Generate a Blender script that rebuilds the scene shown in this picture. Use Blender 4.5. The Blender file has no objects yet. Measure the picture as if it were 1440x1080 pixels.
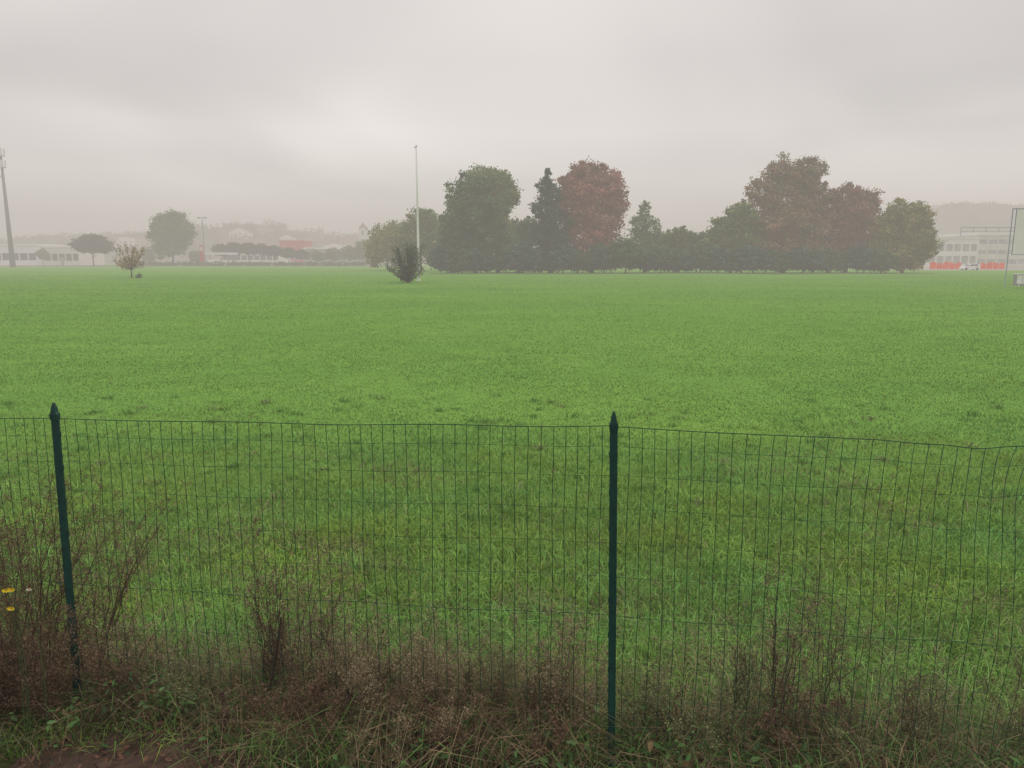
import bpy, math, random
import numpy as np
from mathutils import Vector
random.seed(7); R=np.random.default_rng(11)
scene=bpy.context.scene
scene.view_settings.view_transform='Standard'
scene.view_settings.look='None'; scene.view_settings.exposure=0
COL=scene.collection
EYE=2.5; PITCH=math.radians(9.55)
def east(b,D): return (b-720)*0.000948*D          # bearing -> metres east at distance D
def up(e,D): return EYE-D*math.tan(math.atan((e-540)/1040)+PITCH)
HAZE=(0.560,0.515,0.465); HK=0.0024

# ------------------------------------------------------------ materials
def haze_group():  # painted haze: emission mixed into every material, stronger with distance from the origin
    g=bpy.data.node_groups.new("painted_haze","ShaderNodeTree")
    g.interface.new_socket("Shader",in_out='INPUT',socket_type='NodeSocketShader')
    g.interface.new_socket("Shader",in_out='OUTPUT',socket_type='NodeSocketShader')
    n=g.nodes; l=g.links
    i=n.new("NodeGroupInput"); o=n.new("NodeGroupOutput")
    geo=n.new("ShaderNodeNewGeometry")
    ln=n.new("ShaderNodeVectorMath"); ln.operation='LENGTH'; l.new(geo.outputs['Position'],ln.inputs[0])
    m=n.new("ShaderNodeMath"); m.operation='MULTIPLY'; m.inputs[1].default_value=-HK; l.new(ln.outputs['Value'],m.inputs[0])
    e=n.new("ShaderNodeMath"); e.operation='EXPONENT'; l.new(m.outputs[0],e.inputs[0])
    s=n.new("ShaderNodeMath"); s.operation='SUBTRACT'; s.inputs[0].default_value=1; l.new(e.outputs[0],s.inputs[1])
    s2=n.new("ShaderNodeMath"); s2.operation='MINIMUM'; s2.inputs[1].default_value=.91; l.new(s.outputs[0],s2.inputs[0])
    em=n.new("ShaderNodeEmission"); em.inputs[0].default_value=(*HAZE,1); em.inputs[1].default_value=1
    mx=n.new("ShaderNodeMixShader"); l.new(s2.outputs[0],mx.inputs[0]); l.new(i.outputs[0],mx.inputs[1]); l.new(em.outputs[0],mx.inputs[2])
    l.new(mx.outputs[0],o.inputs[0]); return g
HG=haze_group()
def newmat(name):
    m=bpy.data.materials.new(name); m.use_nodes=True
    try: m.cycles.emission_sampling='NONE'
    except Exception: pass
    nt=m.node_tree; nt.nodes.clear()
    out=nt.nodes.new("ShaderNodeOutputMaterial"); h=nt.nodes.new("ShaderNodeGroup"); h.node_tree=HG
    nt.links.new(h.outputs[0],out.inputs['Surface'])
    return m,nt,h
def mat(name,col,rough=0.8,var=0.15,scale=2.0,metal=0.0,bump=0.0,col2=None):
    m,nt,h=newmat(name); n=nt.nodes; l=nt.links
    b=n.new("ShaderNodeBsdfPrincipled"); b.inputs['Roughness'].default_value=rough; b.inputs['Metallic'].default_value=metal
    b.inputs['Specular IOR Level'].default_value=0.3
    geo=n.new("ShaderNodeNewGeometry"); no=n.new("ShaderNodeTexNoise"); no.inputs['Scale'].default_value=scale; no.inputs['Detail'].default_value=5
    l.new(geo.outputs['Position'],no.inputs['Vector'])
    r=n.new("ShaderNodeValToRGB"); r.color_ramp.elements[0].position=.3; r.color_ramp.elements[1].position=.7
    c2=col2 if col2 else tuple(min(1,c*(1+var)) for c in col)
    r.color_ramp.elements[0].color=(*[c*(1-var) for c in col],1); r.color_ramp.elements[1].color=(*c2,1)
    l.new(no.outputs[0],r.inputs[0]); l.new(r.outputs[0],b.inputs['Base Color'])
    if bump:
        bp=n.new("ShaderNodeBump"); bp.inputs['Strength'].default_value=bump; bp.inputs['Distance'].default_value=.02
        l.new(no.outputs[0],bp.inputs['Height']); l.new(bp.outputs[0],b.inputs['Normal'])
    l.new(b.outputs[0],h.inputs[0]); return m
def leafmat(name,upn=0.0,trans=0.35):
    m,nt,h=newmat(name); n=nt.nodes; l=nt.links
    at=n.new("ShaderNodeAttribute"); at.attribute_name="tint"
    d=n.new("ShaderNodeBsdfDiffuse"); t=n.new("ShaderNodeBsdfTranslucent")
    l.new(at.outputs['Color'],d.inputs[0]); l.new(at.outputs['Color'],t.inputs[0])
    if upn:
        geo=n.new("ShaderNodeNewGeometry")
        a=n.new("ShaderNodeVectorMath"); a.operation='SCALE'; a.inputs['Scale'].default_value=1-upn; l.new(geo.outputs['Normal'],a.inputs[0])
        b=n.new("ShaderNodeVectorMath"); b.operation='ADD'; b.inputs[1].default_value=(0,0,upn); l.new(a.outputs[0],b.inputs[0])
        c=n.new("ShaderNodeVectorMath"); c.operation='NORMALIZE'; l.new(b.outputs[0],c.inputs[0]); l.new(c.outputs[0],d.inputs['Normal'])
    g=n.new("ShaderNodeBsdfGlossy"); g.inputs['Roughness'].default_value=.45; g.inputs[0].default_value=(.8,.85,.8,1)
    mx=n.new("ShaderNodeMixShader"); mx.inputs[0].default_value=trans; l.new(d.outputs[0],mx.inputs[1]); l.new(t.outputs[0],mx.inputs[2])
    m2=n.new("ShaderNodeMixShader"); m2.inputs[0].default_value=.02; l.new(mx.outputs[0],m2.inputs[1]); l.new(g.outputs[0],m2.inputs[2])
    l.new(m2.outputs[0],h.inputs[0]); return m

M_leaf=leafmat("leaf_foliage",upn=.42,trans=.3); M_grass=leafmat("grass_blade",upn=.75,trans=.2)
M_bark=mat("bark",(.07,.055,.04),.9,.3,3)
M_dry=leafmat("dry_stems",upn=.4,trans=.1)
M_green=mat("green_plastic_coating",(.006,.045,.037),.45,.25,30)
M_wire=mat("green_wire_coating",(.010,.050,.034),.5,.3,20)
M_white=mat("white_paint",(.78,.78,.76),.6,.05,.6)
M_cream=mat("cream_render",(.66,.64,.58),.8,.08,.4)
M_grey=mat("grey_concrete",(.32,.32,.31),.85,.12,.5)
M_steel=mat("galvanised_steel",(.25,.26,.27),.5,.1,1,metal=.3)
M_glass=mat("dark_glazing",(.06,.075,.08),.2,.2,.6)
M_red=mat("red_cladding",(.50,.03,.02),.6,.1,.5)
M_tile=mat("clay_roof_tile",(.22,.10,.065),.85,.25,.8)
M_orange=mat("orange_plastic",(.9,.12,.04),.6,.15,1)
M_asph=mat("asphalt",(.055,.055,.055),.9,.2,.5)
M_gravel=mat("pale_gravel",(.33,.30,.26),.95,.2,.7)
M_rubber=mat("tyre_rubber",(.02,.02,.02),.8,.1,3)
M_blue=mat("pale_blue_painted_frame",(.30,.36,.42),.5,.1,3)
M_hill=mat("wooded_hillside",(.045,.06,.03),.95,.5,.03,col2=(.10,.11,.06))
M_soil=mat("brown_soil",(.055,.030,.021),.95,.45,14,bump=1.0,col2=(.10,.06,.04))
M_wood=mat("weathered_wood",(.05,.03,.022),.9,.3,20)
PAINTS=[mat("car_paint",c,.3,.03,1) for c in [(.78,.78,.78),(.03,.03,.035),(.3,.31,.32),(.4,.04,.03),(.05,.08,.16)]]

# ------------------------------------------------------------ mesh helpers
def mesh_np(name,V,polys,material,tint=None,smooth=False):
    V=np.asarray(V,dtype=np.float32); me=bpy.data.meshes.new(name)
    me.vertices.add(len(V)); me.vertices.foreach_set("co",V.ravel())
    li=np.concatenate([p.ravel() for p in polys]).astype(np.int32)
    tot=np.concatenate([np.full(len(p),p.shape[1]) for p in polys]); st=np.concatenate([[0],np.cumsum(tot)[:-1]]).astype(np.int32)
    me.loops.add(len(li)); me.loops.foreach_set("vertex_index",li)
    me.polygons.add(len(tot)); me.polygons.foreach_set("loop_start",st)
    me.update(calc_edges=True)
    if tint is not None:
        a=me.attributes.new("tint",'FLOAT_COLOR','POINT'); t=np.ones((len(V),4),np.float32); t[:,:3]=tint; a.data.foreach_set("color",t.ravel())
    me.materials.append(material)
    if smooth: me.polygons.foreach_set("use_smooth",np.ones(len(tot),bool))
    return me
def link(name,me,parent=None,loc=(0,0,0)):
    o=bpy.data.objects.new(name,me); COL.objects.link(o); o.location=loc
    if parent: o.parent=parent
    return o
def thing(name,label,cat,loc,group=None,me=None):
    o=link(name,me,None,loc); o["label"]=label; o["category"]=cat
    if group: o["group"]=group
    return o
class B:
    def __init__(s): s.v=[]; s.f=[]
    def box(s,x0,x1,y0,y1,z0,z1):
        k=len(s.v); s.v+=[(x0,y0,z0),(x1,y0,z0),(x1,y1,z0),(x0,y1,z0),(x0,y0,z1),(x1,y0,z1),(x1,y1,z1),(x0,y1,z1)]
        s.f+=[tuple(k+i for i in q) for q in [(0,3,2,1),(4,5,6,7),(0,1,5,4),(1,2,6,5),(2,3,7,6),(3,0,4,7)]]; return s
    def tube(s,pts,rad,n=6,cap=True):
        pts=[Vector(p) for p in pts]; k=len(s.v); m=len(pts)
        if not hasattr(rad,'__len__'): rad=[rad]*m
        for i,p in enumerate(pts):
            d=(pts[min(i+1,m-1)]-pts[max(i-1,0)]).normalized()
            a=d.cross(Vector((0,0,1))) if abs(d.z)<.95 else d.cross(Vector((0,1,0)))
            a.normalize(); b=d.cross(a)
            for j in range(n):
                t=2*math.pi*j/n; q=p+(a*math.cos(t)+b*math.sin(t))*rad[i]; s.v.append(tuple(q))
        for i in range(m-1):
            for j in range(n):
                s.f.append((k+i*n+j,k+i*n+(j+1)%n,k+(i+1)*n+(j+1)%n,k+(i+1)*n+j))
        if cap: s.f.append(tuple(k+j for j in range(n))[::-1]); s.f.append(tuple(k+(m-1)*n+j for j in range(n)))
        return s
    def prism(s,poly,y0,y1):
        k=len(s.v); n=len(poly)
        s.v+=[(x,y0,z) for x,z in poly]+[(x,y1,z) for x,z in poly]
        s.f.append(tuple(range(k,k+n))); s.f.append(tuple(range(k+2*n-1,k+n-1,-1)))
        for i in range(n): s.f.append((k+i,k+n+i,k+n+(i+1)%n,k+(i+1)%n))
        return s
    def prism_x(s,poly,x0,x1):
        k=len(s.v); n=len(poly)
        s.v+=[(x0,y,z) for y,z in poly]+[(x1,y,z) for y,z in poly]
        s.f.append(tuple(range(k,k+n))); s.f.append(tuple(range(k+2*n-1,k+n-1,-1)))
        for i in range(n): s.f.append((k+i,k+n+i,k+n+(i+1)%n,k+(i+1)%n))
        return s
    def mesh(s,name,material,smooth=False):
        me=bpy.data.meshes.new(name); me.from_pydata(s.v,[],s.f); me.materials.append(material)
        if smooth:
            me.polygons.foreach_set("use_smooth",[True]*len(me.polygons))
        me.update(); return me
    def part(s,name,material,parent,smooth=False): return link(name,s.mesh(name,material,smooth),parent)

def vnoise(x,y,seed=0):
    x=np.asarray(x,float); y=np.asarray(y,float)
    xi=np.floor(x).astype(np.int64); yi=np.floor(y).astype(np.int64); fx=x-xi; fy=y-yi
    fx=fx*fx*(3-2*fx); fy=fy*fy*(3-2*fy)
    def h(a,b):
        n=(a*374761393+b*668265263+seed*1274126177)&0xffffffff
        n=((n^(n>>13))*1274126177)&0xffffffff; return ((n^(n>>16))&0xffff)/65535.
    return (h(xi,yi)*(1-fx)+h(xi+1,yi)*fx)*(1-fy)+(h(xi,yi+1)*(1-fx)+h(xi+1,yi+1)*fx)*fy
def fbm(x,y,s=0,o=4):
    r=0;a=.5
    for i in range(o): r=r+a*vnoise(x*2**i,y*2**i,s+i*7); a*=.5
    return r/(1-.5**o)

# ------------------------------------------------------------ leaves
def unit(n): v=R.normal(size=(n,3)); return v/np.linalg.norm(v,axis=1)[:,None]
def leaf_arrays(C,size,col,upb=0.0,asp=.6):
    n=len(C); N=unit(n); N[:,2]+=upb; N/=np.linalg.norm(N,axis=1)[:,None]
    T=np.cross(N,unit(n)); T/=np.linalg.norm(T,axis=1)[:,None]; U=np.cross(N,T)
    s=size[:,None]; V=np.stack([C-T*s*.5,C+U*s*.5*asp,C+T*s*.5,C-U*s*.5*asp],1).reshape(-1,3)
    F=np.arange(4*n).reshape(n,4); return V,F,np.repeat(col,4,0)
def crown_points(lobes,c1,c2,nleaf,clump=.22,fill=.36):
    """clustered twig ends over a looser filled volume; the outline is broken up by bulges and hollows"""
    vol=np.array([l[3]*l[5] for l in lobes]); share=vol/vol.sum(); P=[];Cc=[]
    c1=np.array(c1);c2=np.array(c2)
    for l,sh in zip(lobes,share):
        cx,cy,cz,rx,ry,rz=l; ctr=np.array([cx,cy,cz]); rr=np.array([rx,ry,rz]); ph=R.uniform(0,6.28,4)
        def bulge(d): return 1+.13*np.sin(d[:,0]*5+ph[0]+2*d[:,2])*np.sin(d[:,2]*6+ph[1])+.10*np.sin(d[:,2]*11+ph[2]+d[:,1]*7)*np.sin(d[:,0]*10+ph[3])
        k=max(16,int(300*sh)+10)
        d=unit(k); rad=R.uniform(.3,1.0,k)**.5
        cc=ctr+d*(rad*bulge(d))[:,None]*rr*.92
        m=max(8,int(nleaf*(1-fill)*sh/k)); cr=clump*min(rx,rz)*R.uniform(.4,1.5,k)
        off=R.normal(size=(k,m,3))*.62; off[:,:,2]*=.65
        p=cc[:,None,:]+off*cr[:,None,None]
        mix=R.random(k)[:,None]; base=c1*(1-mix)+c2*mix
        base*=(R.uniform(.75,1.35,k))[:,None]
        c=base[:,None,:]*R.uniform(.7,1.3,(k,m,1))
        c=c*(1+.2*np.clip(off[:,:,2:3]*1.6,-1,1))   # leaf tint gets paler upwards and darker downwards within each spray
        P.append(p.reshape(-1,3)); Cc.append(c.reshape(-1,3))
        q=int(nleaf*fill*sh); d=unit(q); rad=R.uniform(.15,1,q)**.45
        p=ctr+d*(rad*bulge(d))[:,None]*rr*.9
        wv=.5+.5*np.sin(p[:,0]*2.1+1.3*np.sin(p[:,2]*1.7))*np.sin(p[:,2]*2.3+p[:,1]*1.9)
        keep=R.random(q)<np.clip(1.2-np.maximum(rad-.55,0)*2.4*(1.35-wv),.06,1); p=p[keep]; wv=wv[keep][:,None]
        c=(c1*(1-wv)+c2*wv)*R.uniform(.6,1.15,(len(p),1))
        P.append(p); Cc.append(c)
    return np.concatenate(P),np.concatenate(Cc)
def tree(name,label,cat,x,y,lobes,c1,c2,nleaf=12000,ls=.34,trunk_r=None,group=None,clump=.22,limbs=7,fill=.36):
    root=thing(name,label,cat,(x,y,0),group)
    L=[(l[0],l[4] if len(l)>4 else R.uniform(-.2,.2)*l[2],l[1],l[2],(l[5] if len(l)>5 else l[2]),l[3]) for l in lobes]
    top=max(l[2]+l[5] for l in L); low=min(l[2]-l[5] for l in L)
    tr=trunk_r or top*.018
    b=B(); th=max(low+.35*(top-low),top*.45)
    pts=[(R.uniform(-.15,.15)*tr*3*i,R.uniform(-.1,.1)*tr*3*i,th*i/5) for i in range(6)]
    b.tube(pts,[tr*1.35,tr,tr*.9,tr*.8,tr*.65,tr*.45],8)
    for i in range(limbs):
        l=L[i%len(L)]; f=R.uniform(.35,.95); p0=Vector(pts[min(5,int(f*5))])
        d=unit(1)[0]; e=Vector((l[0]+d[0]*l[3]*.6,l[1]+d[1]*l[4]*.6,l[2]+abs(d[2])*l[5]*.6))
        mid=p0.lerp(e,.5)+Vector((0,0,-.05*top)); b.tube([p0,mid,e],[tr*.4,tr*.25,tr*.06],5)
    b.part("trunk",M_bark,root,True)
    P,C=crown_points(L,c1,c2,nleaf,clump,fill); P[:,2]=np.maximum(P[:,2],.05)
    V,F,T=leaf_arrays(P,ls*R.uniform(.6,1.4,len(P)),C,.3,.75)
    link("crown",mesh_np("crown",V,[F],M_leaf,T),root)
    return root
def gtree(name,label,cat,D,foot,lob,c1,c2,**k):
    x=east(foot,D)
    L=[(east(b,D)-x,up(e,D),rw*.000948*D,rh*.000925*D) for b,e,rw,rh in lob]
    return tree(name,label,cat,x,D,L,c1,c2,**k)

# ------------------------------------------------------------ ground
def sheet(name,pts,z,material):
    me=bpy.data.meshes.new(name); me.from_pydata([(x,y,z) for x,y in pts],[],[tuple(range(len(pts)))]); me.materials.append(material)
    o=link(name,me); o["kind"]="structure"; return o
def ground_material():
    m,nt,h=newmat("meadow_ground"); n=nt.nodes; l=nt.links
    geo=n.new("ShaderNodeNewGeometry")
    def noise(s,d,r=.6,sc=(1,1,1)):
        mp=n.new("ShaderNodeVectorMath"); mp.operation='MULTIPLY'; mp.inputs[1].default_value=sc; l.new(geo.outputs['Position'],mp.inputs[0])
        t=n.new("ShaderNodeTexNoise"); t.inputs['Scale'].default_value=s; t.inputs['Detail'].default_value=d; t.inputs['Roughness'].default_value=r
        l.new(mp.outputs[0],t.inputs['Vector']); return t
    def ramp(src,p0,c0,p1,c1):
        r=n.new("ShaderNodeValToRGB"); r.color_ramp.elements[0].position=p0; r.color_ramp.elements[0].color=(*c0,1)
        r.color_ramp.elements[1].position=p1; r.color_ramp.elements[1].color=(*c1,1); l.new(src,r.inputs[0]); return r
    fine=noise(3.0,8,.75); big=noise(.06,5,.6,(1,2.2,1)); mid=noise(.5,5,.65,(1,1.6,1))
    a=ramp(fine.outputs[0],.3,(.135,.275,.052),.7,(.195,.365,.078))
    b=ramp(big.outputs[0],.35,(.86,.89,.89),.68,(1.10,1.04,1.04))
    c=ramp(mid.outputs[0],.35,(.9,.92,.92),.65,(1.08,1.05,1.05))
    def mul(x,y):
        q=n.new("ShaderNodeMix"); q.data_type='RGBA'; q.blend_type='MULTIPLY'; q.inputs[0].default_value=1
        l.new(x,q.inputs[6]); l.new(y,q.inputs[7]); return q.outputs[2]
    col=mul(mul(a.outputs[0],b.outputs[0]),c.outputs[0])
    sp=n.new("ShaderNodeSeparateXYZ"); l.new(geo.outputs['Position'],sp.inputs[0])
    mr=n.new("ShaderNodeMapRange"); mr.inputs[1].default_value=3.8; mr.inputs[2].default_value=11; l.new(sp.outputs[1],mr.inputs[0])
    nr=ramp(fine.outputs[0],.35,(.045,.042,.018),.7,(.085,.12,.035))
    q=n.new("ShaderNodeMix"); q.data_type='RGBA'; l.new(mr.outputs[0],q.inputs[0]); l.new(nr.outputs[0],q.inputs[6]); l.new(col,q.inputs[7])
    bs=n.new("ShaderNodeBsdfDiffuse"); l.new(q.outputs[2],bs.inputs[0])
    bp=n.new("ShaderNodeBump"); bp.inputs['Strength'].default_value=.3; bp.inputs['Distance'].default_value=.06; l.new(fine.outputs[0],bp.inputs['Height']); l.new(bp.outputs[0],bs.inputs['Normal'])
    l.new(bs.outputs[0],h.inputs[0]); return m
sheet("ground",[(-3000,-60),(3000,-60),(3000,3500),(-3000,3500)],0,ground_material())
sheet("road",[(-330,288),(-45,288),(-45,310),(-330,310)],.004,M_asph)
sheet("parking_lot",[(-330,312),(-40,312),(-40,345),(-330,345)],.004,M_asph)
sheet("gravel_yard",[(95,176),(260,176),(260,225),(95,225)],.004,M_gravel)
mk=B()
for i in range(46): mk.v+=[(-325+i*6,298.9,.008),(-322+i*6,298.9,.008),(-322+i*6,299.1,.008),(-325+i*6,299.1,.008)]; mk.f.append((4*i,4*i+1,4*i+2,4*i+3))
o=link("road_marking",mk.mesh("road_marking",M_white)); o["kind"]="structure"
kb=B(); kb.box(-330,-45,287.4,287.8,0,.13); o=link("kerb",kb.mesh("kerb",M_grey)); o["kind"]="structure"

# ------------------------------------------------------------ grass
def blade_mesh(name,x,y,h,w,lean,col,z0=0.0):
    n=len(x); th=R.uniform(0,math.pi*2,n); wd=np.stack([np.cos(th),np.sin(th),np.zeros(n)],1)
    ph=R.uniform(0,math.pi*2,n); ld=np.stack([np.cos(ph),np.sin(ph),np.zeros(n)],1)
    base=np.stack([x,y,np.full(n,z0)],1); up_=np.array([0,0,1.])
    hh=h[:,None]; ww=w[:,None]; le=lean[:,None]
    mid=base+up_*hh*.6+ld*hh*le*.35
    tip=base+up_*hh*(1-.35*le)+ld*hh*le*1.0
    V=np.stack([base-wd*ww*.5,base+wd*ww*.5,mid+wd*ww*.42,mid-wd*ww*.42,tip],1).reshape(-1,3)
    k=np.arange(n)*5
    Q=np.stack([k,k+1,k+2,k+3],1); T=np.stack([k+3,k+2,k+4],1)
    return mesh_np(name,V,[Q,T],M_grass,np.repeat(col,5,0))
def grass_color(x,y,n):
    g=np.array([.205,.385,.075])[None,:]*np.ones((n,1))
    big=fbm(x*.06,y*.13,3); mid=fbm(x*.5,y*.8,9); sm=fbm(x*2.2,y*2.2,21)
    near=np.clip(1.3-y/14,.15,1)
    f=(.90+.24*big)+.42*(mid-.5)*np.clip(near+.25,0,1)+.6*(sm-.5)*near
    g=g*np.clip(f,.35,1.5)[:,None]
    sp_=np.clip(1.15-y/16,.22,1)
    g*=(1+R.uniform(-.45,.38,n)*sp_)[:,None]
    s=np.clip((fbm(x*.7,y*1.1,33)-.48)*2.4,-.3,.8)*.26*np.clip(near+.2,0,1)+R.normal(0,.10,n)
    g[:,0]*=1+np.clip(s,-.3,.7); g[:,2]*=1+np.clip(-s,-.3,.4)
    br=fbm(x*.8,y*1.2,55)+.3*(fbm(x*2.8,y*2.8,77)-.5)
    pb=np.clip((br-.62)*3.5,0,.45)*np.clip(1.2-y/12,.0,1)+.05*sp_+.3*np.exp(-np.maximum(y-3.6,0)/.9)
    m=R.random(n)<pb
    g[m]=np.array([.31,.27,.14])*R.uniform(.4,1.3,(m.sum(),1))
    return g
xs=[];ys=[]
edges=np.geomspace(3.35,120,46)
for a,b in zip(edges[:-1],edges[1:]):
    ym=(a+b)/2; rho=6000*min(1,(4.5/ym)**1.95); hw=.76*ym+1.2
    n=int(rho*2*hw*(b-a)); xs.append(R.uniform(-hw,hw,n)); ys.append(R.uniform(a,b,n))
x=np.concatenate(xs); y=np.concatenate(ys)
dens=fbm(x*1.4,y*1.4,5); keep=R.random(len(x))<np.where(y<9,np.clip(.4+1.5*(dens-.28),.25,1),.85)
x=x[keep]; y=y[keep]; n=len(x)
hgt=(.03+.125*fbm(x*.9,y*.9,41)+.06*np.exp(-(y-3.3)/2))*R.uniform(.45,1.45,n)
hgt*=np.clip(1.05-(y-4.5)/11,.33,1)
w=.0050*(np.maximum(y,4)/4.5)**.74*R.uniform(.6,1.3,n)
o=link("grass",blade_mesh("grass",x,y,hgt,np.minimum(w,.05),R.uniform(.2,1.5,n),grass_color(x,y,n))); o["kind"]="stuff"
print("BLADES",n)
tx=[];ty=[];thh=[];tc_=[]
for i in range(420):
    yy=3.9*math.exp(R.uniform(0,1.25)); xx=R.uniform(-.78*yy-1,.78*yy+1); k=R.integers(14,36); sp=.035*(1+yy*.05)
    tx.append(xx+R.normal(0,sp,k)); ty.append(yy+R.normal(0,sp,k)); thh.append(np.full(k,R.uniform(.09,.21)*(1 if yy<7 else .65)))
    base=[(.19,.38,.08),(.15,.32,.07),(.25,.40,.10),(.27,.28,.13)][R.integers(0,4) if i%3==0 else 0]; tc_.append(np.array(base)*R.uniform(.7,1.25,(k,1)))
tx=np.concatenate(tx);ty=np.concatenate(ty);thh=np.concatenate(thh)*R.uniform(.6,1.2,len(tx)); n=len(tx)
o=link("grass_tufts",blade_mesh("grass_tufts",tx,ty,thh,.0058*(np.maximum(ty,4)/4.5)**.7*R.uniform(.7,1.3,n),R.uniform(.3,1.4,n),np.concatenate(tc_))); o["kind"]="stuff"

P=[(-5.24,4.15),(-2.38,3.74),(.482,3.33),(3.34,2.92),(6.2,2.51)]
def fl(x): return 3.33-(x-.48)*.1434
def posts_clear(x,y):
    k=np.ones(len(x),bool)
    for px,py in P: k&=~((abs(x-px)<.08)&(y<py+.01))
    return k
n=44000; x=R.uniform(-5,5,n); y=fl(x)+R.normal(.08,.27,n)
k=~((x>-2.2)&(x<-1.5)&(y<fl(x)-.14)); k&=(y>2.5); k&=R.random(n)<np.clip(fbm(x*2,y*2,91)*1.8-.1,.25,1); k&=posts_clear(x,y)
x=x[k];y=y[k];n=len(x)
c=np.array([.12,.235,.055])*R.uniform(.3,1.35,(n,1)); dry=fbm(x*1.1,y*1.1,17); m=R.random(n)<np.clip(.5+1.6*(dry-.48),.15,.85); c[m]=np.array([.28,.195,.115])*R.uniform(.2,1.3,(m.sum(),1))
o=link("rank_grass",blade_mesh("rank_grass",x,y,R.uniform(.10,.44,n)*(.6+.85*fbm(x*1.5,y*1.5,13)),R.uniform(.0025,.0058,n),R.uniform(.3,1.6,n),c)); o["kind"]="stuff"
n=7500; x=R.uniform(-4,4,n); y=fl(x)+R.normal(-.14,.19,n); den=fbm(x*1.8,y*1.8,61)+.14*np.exp(-((x+1.9)/.5)**2)-.05*np.exp(-((x+.5)/.8)**2)
k=(R.random(n)<np.clip((den-.44)*3.2,.02,1))&~((x>-2.2)&(x<-1.5)&(y<fl(x)-.18)&(R.random(n)>.06))&(y>2.4)&posts_clear(x,y)
x=x[k];y=y[k];den=den[k];n=len(x); z=R.uniform(.03,.08+.3*den,n)
c=np.array([.085,.18,.05])*R.uniform(.3,1.4,(n,1)); m=R.random(n)<.12; c[m]=np.array([.2,.13,.06])
def big_leaf(C,s,col):
    n=len(C);N=unit(n);N[:,2]=abs(N[:,2])+.6;N/=np.linalg.norm(N,axis=1)[:,None];T=np.cross(N,unit(n));T/=np.linalg.norm(T,axis=1)[:,None];U=np.cross(N,T);s=s[:,None]
    V=np.stack([C-T*s*.5,C-T*s*.2+U*s*.25+N*s*.08,C+T*s*.2+U*s*.19+N*s*.06,C+T*s*.55-N*s*.08,C+T*s*.2-U*s*.19+N*s*.06,C-T*s*.2-U*s*.25+N*s*.08],1).reshape(-1,3)
    k=np.arange(n)*6; return V,[np.stack([k,k+1,k+2,k+3],1),np.stack([k,k+3,k+4,k+5],1)],np.repeat(col,6,0)
V,F,T=big_leaf(np.stack([x,y,z],1),R.uniform(.02,.058,n),c)
o=link("ground_cover",mesh_np("ground_cover",V,F,M_leaf,T)); o["kind"]="stuff"
gx,gy=np.meshgrid(np.linspace(-2.6,-1.2,70),np.linspace(2.7,3.8,52)); u=(gx+1.88)/.66; v=(gy-3.2)/.52
mask=np.clip(1-(u**2+v**2),0,1)**.6
zz=-.01+mask*(.05+.07*fbm(gx*6,gy*6,5)+.05*fbm(gx*22,gy*22,8))
Vv=np.stack([gx,gy,zz],-1).reshape(-1,3); idx=np.arange(70*52).reshape(52,70)
F=np.stack([idx[:-1,:-1],idx[:-1,1:],idx[1:,1:],idx[1:,:-1]],-1).reshape(-1,4)
o=link("soil",mesh_np("soil",Vv,[F],M_soil,smooth=True)); o["kind"]="structure"
n=260; x=R.uniform(-2.4,-1.3,n); y=R.uniform(3.1,3.6,n)
V,F,T=big_leaf(np.stack([x,y,np.full(n,.11)+R.uniform(-.02,.03,n)],1),R.uniform(.012,.04,n),np.array([.16,.075,.045])*R.uniform(.3,1.5,(n,1)))
o=link("fallen_leaves",mesh_np("fallen_leaves",V,F,M_leaf,T)); o["kind"]="stuff"

# ------------------------------------------------------------ wire fence
fence=thing("wire_fence","dark green welded wire mesh fence on slim posts","fence",(0,0,0))
for i,(px,py) in enumerate(P[:4]):
    b=B(); H=(1.74,1.715,1.755,1.74)[i]; SH=(0,.02,-.014,0)[i]
    b.box(px-.018,px+.018,py-.006,py,0,H); b.box(px-.003,px+.003,py+.0005,py+.034,0,H)
    for j in range(9):
        z=.15+j*.18; b.box(px-.0195,px-.0182,py-.003,py+.012,z,z+.03); b.box(px+.0182,px+.0195,py-.003,py+.012,z,z+.03)
    k=len(b.v); lv=[(H-.03,.0188,.010),(H-.002,.0195,.012),(H+.012,.013,.010),(H+.032,.011,.008),(H+.058,.0035,.0035)]
    for z,a,c_ in lv:
        b.v+=[(px-a,py-c_-.003,z),(px+a,py-c_-.003,z),(px+a,py+c_*1.4,z),(px-a,py+c_*1.4,z)]
    for q in range(len(lv)-1):
        for j in range(4): b.f.append((k+q*4+j,k+q*4+(j+1)%4,k+q*4+4+(j+1)%4,k+q*4+4+j))
    b.f.append((k+3,k+2,k+1,k)); e=k+4*(len(lv)-1); b.f.append((e,e+1,e+2,e+3))
    b.v=[(a_+SH*(c_-.9)/.9,b_,c_) for a_,b_,c_ in b.v]
    b.part("fence_post",M_green,fence)
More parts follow.
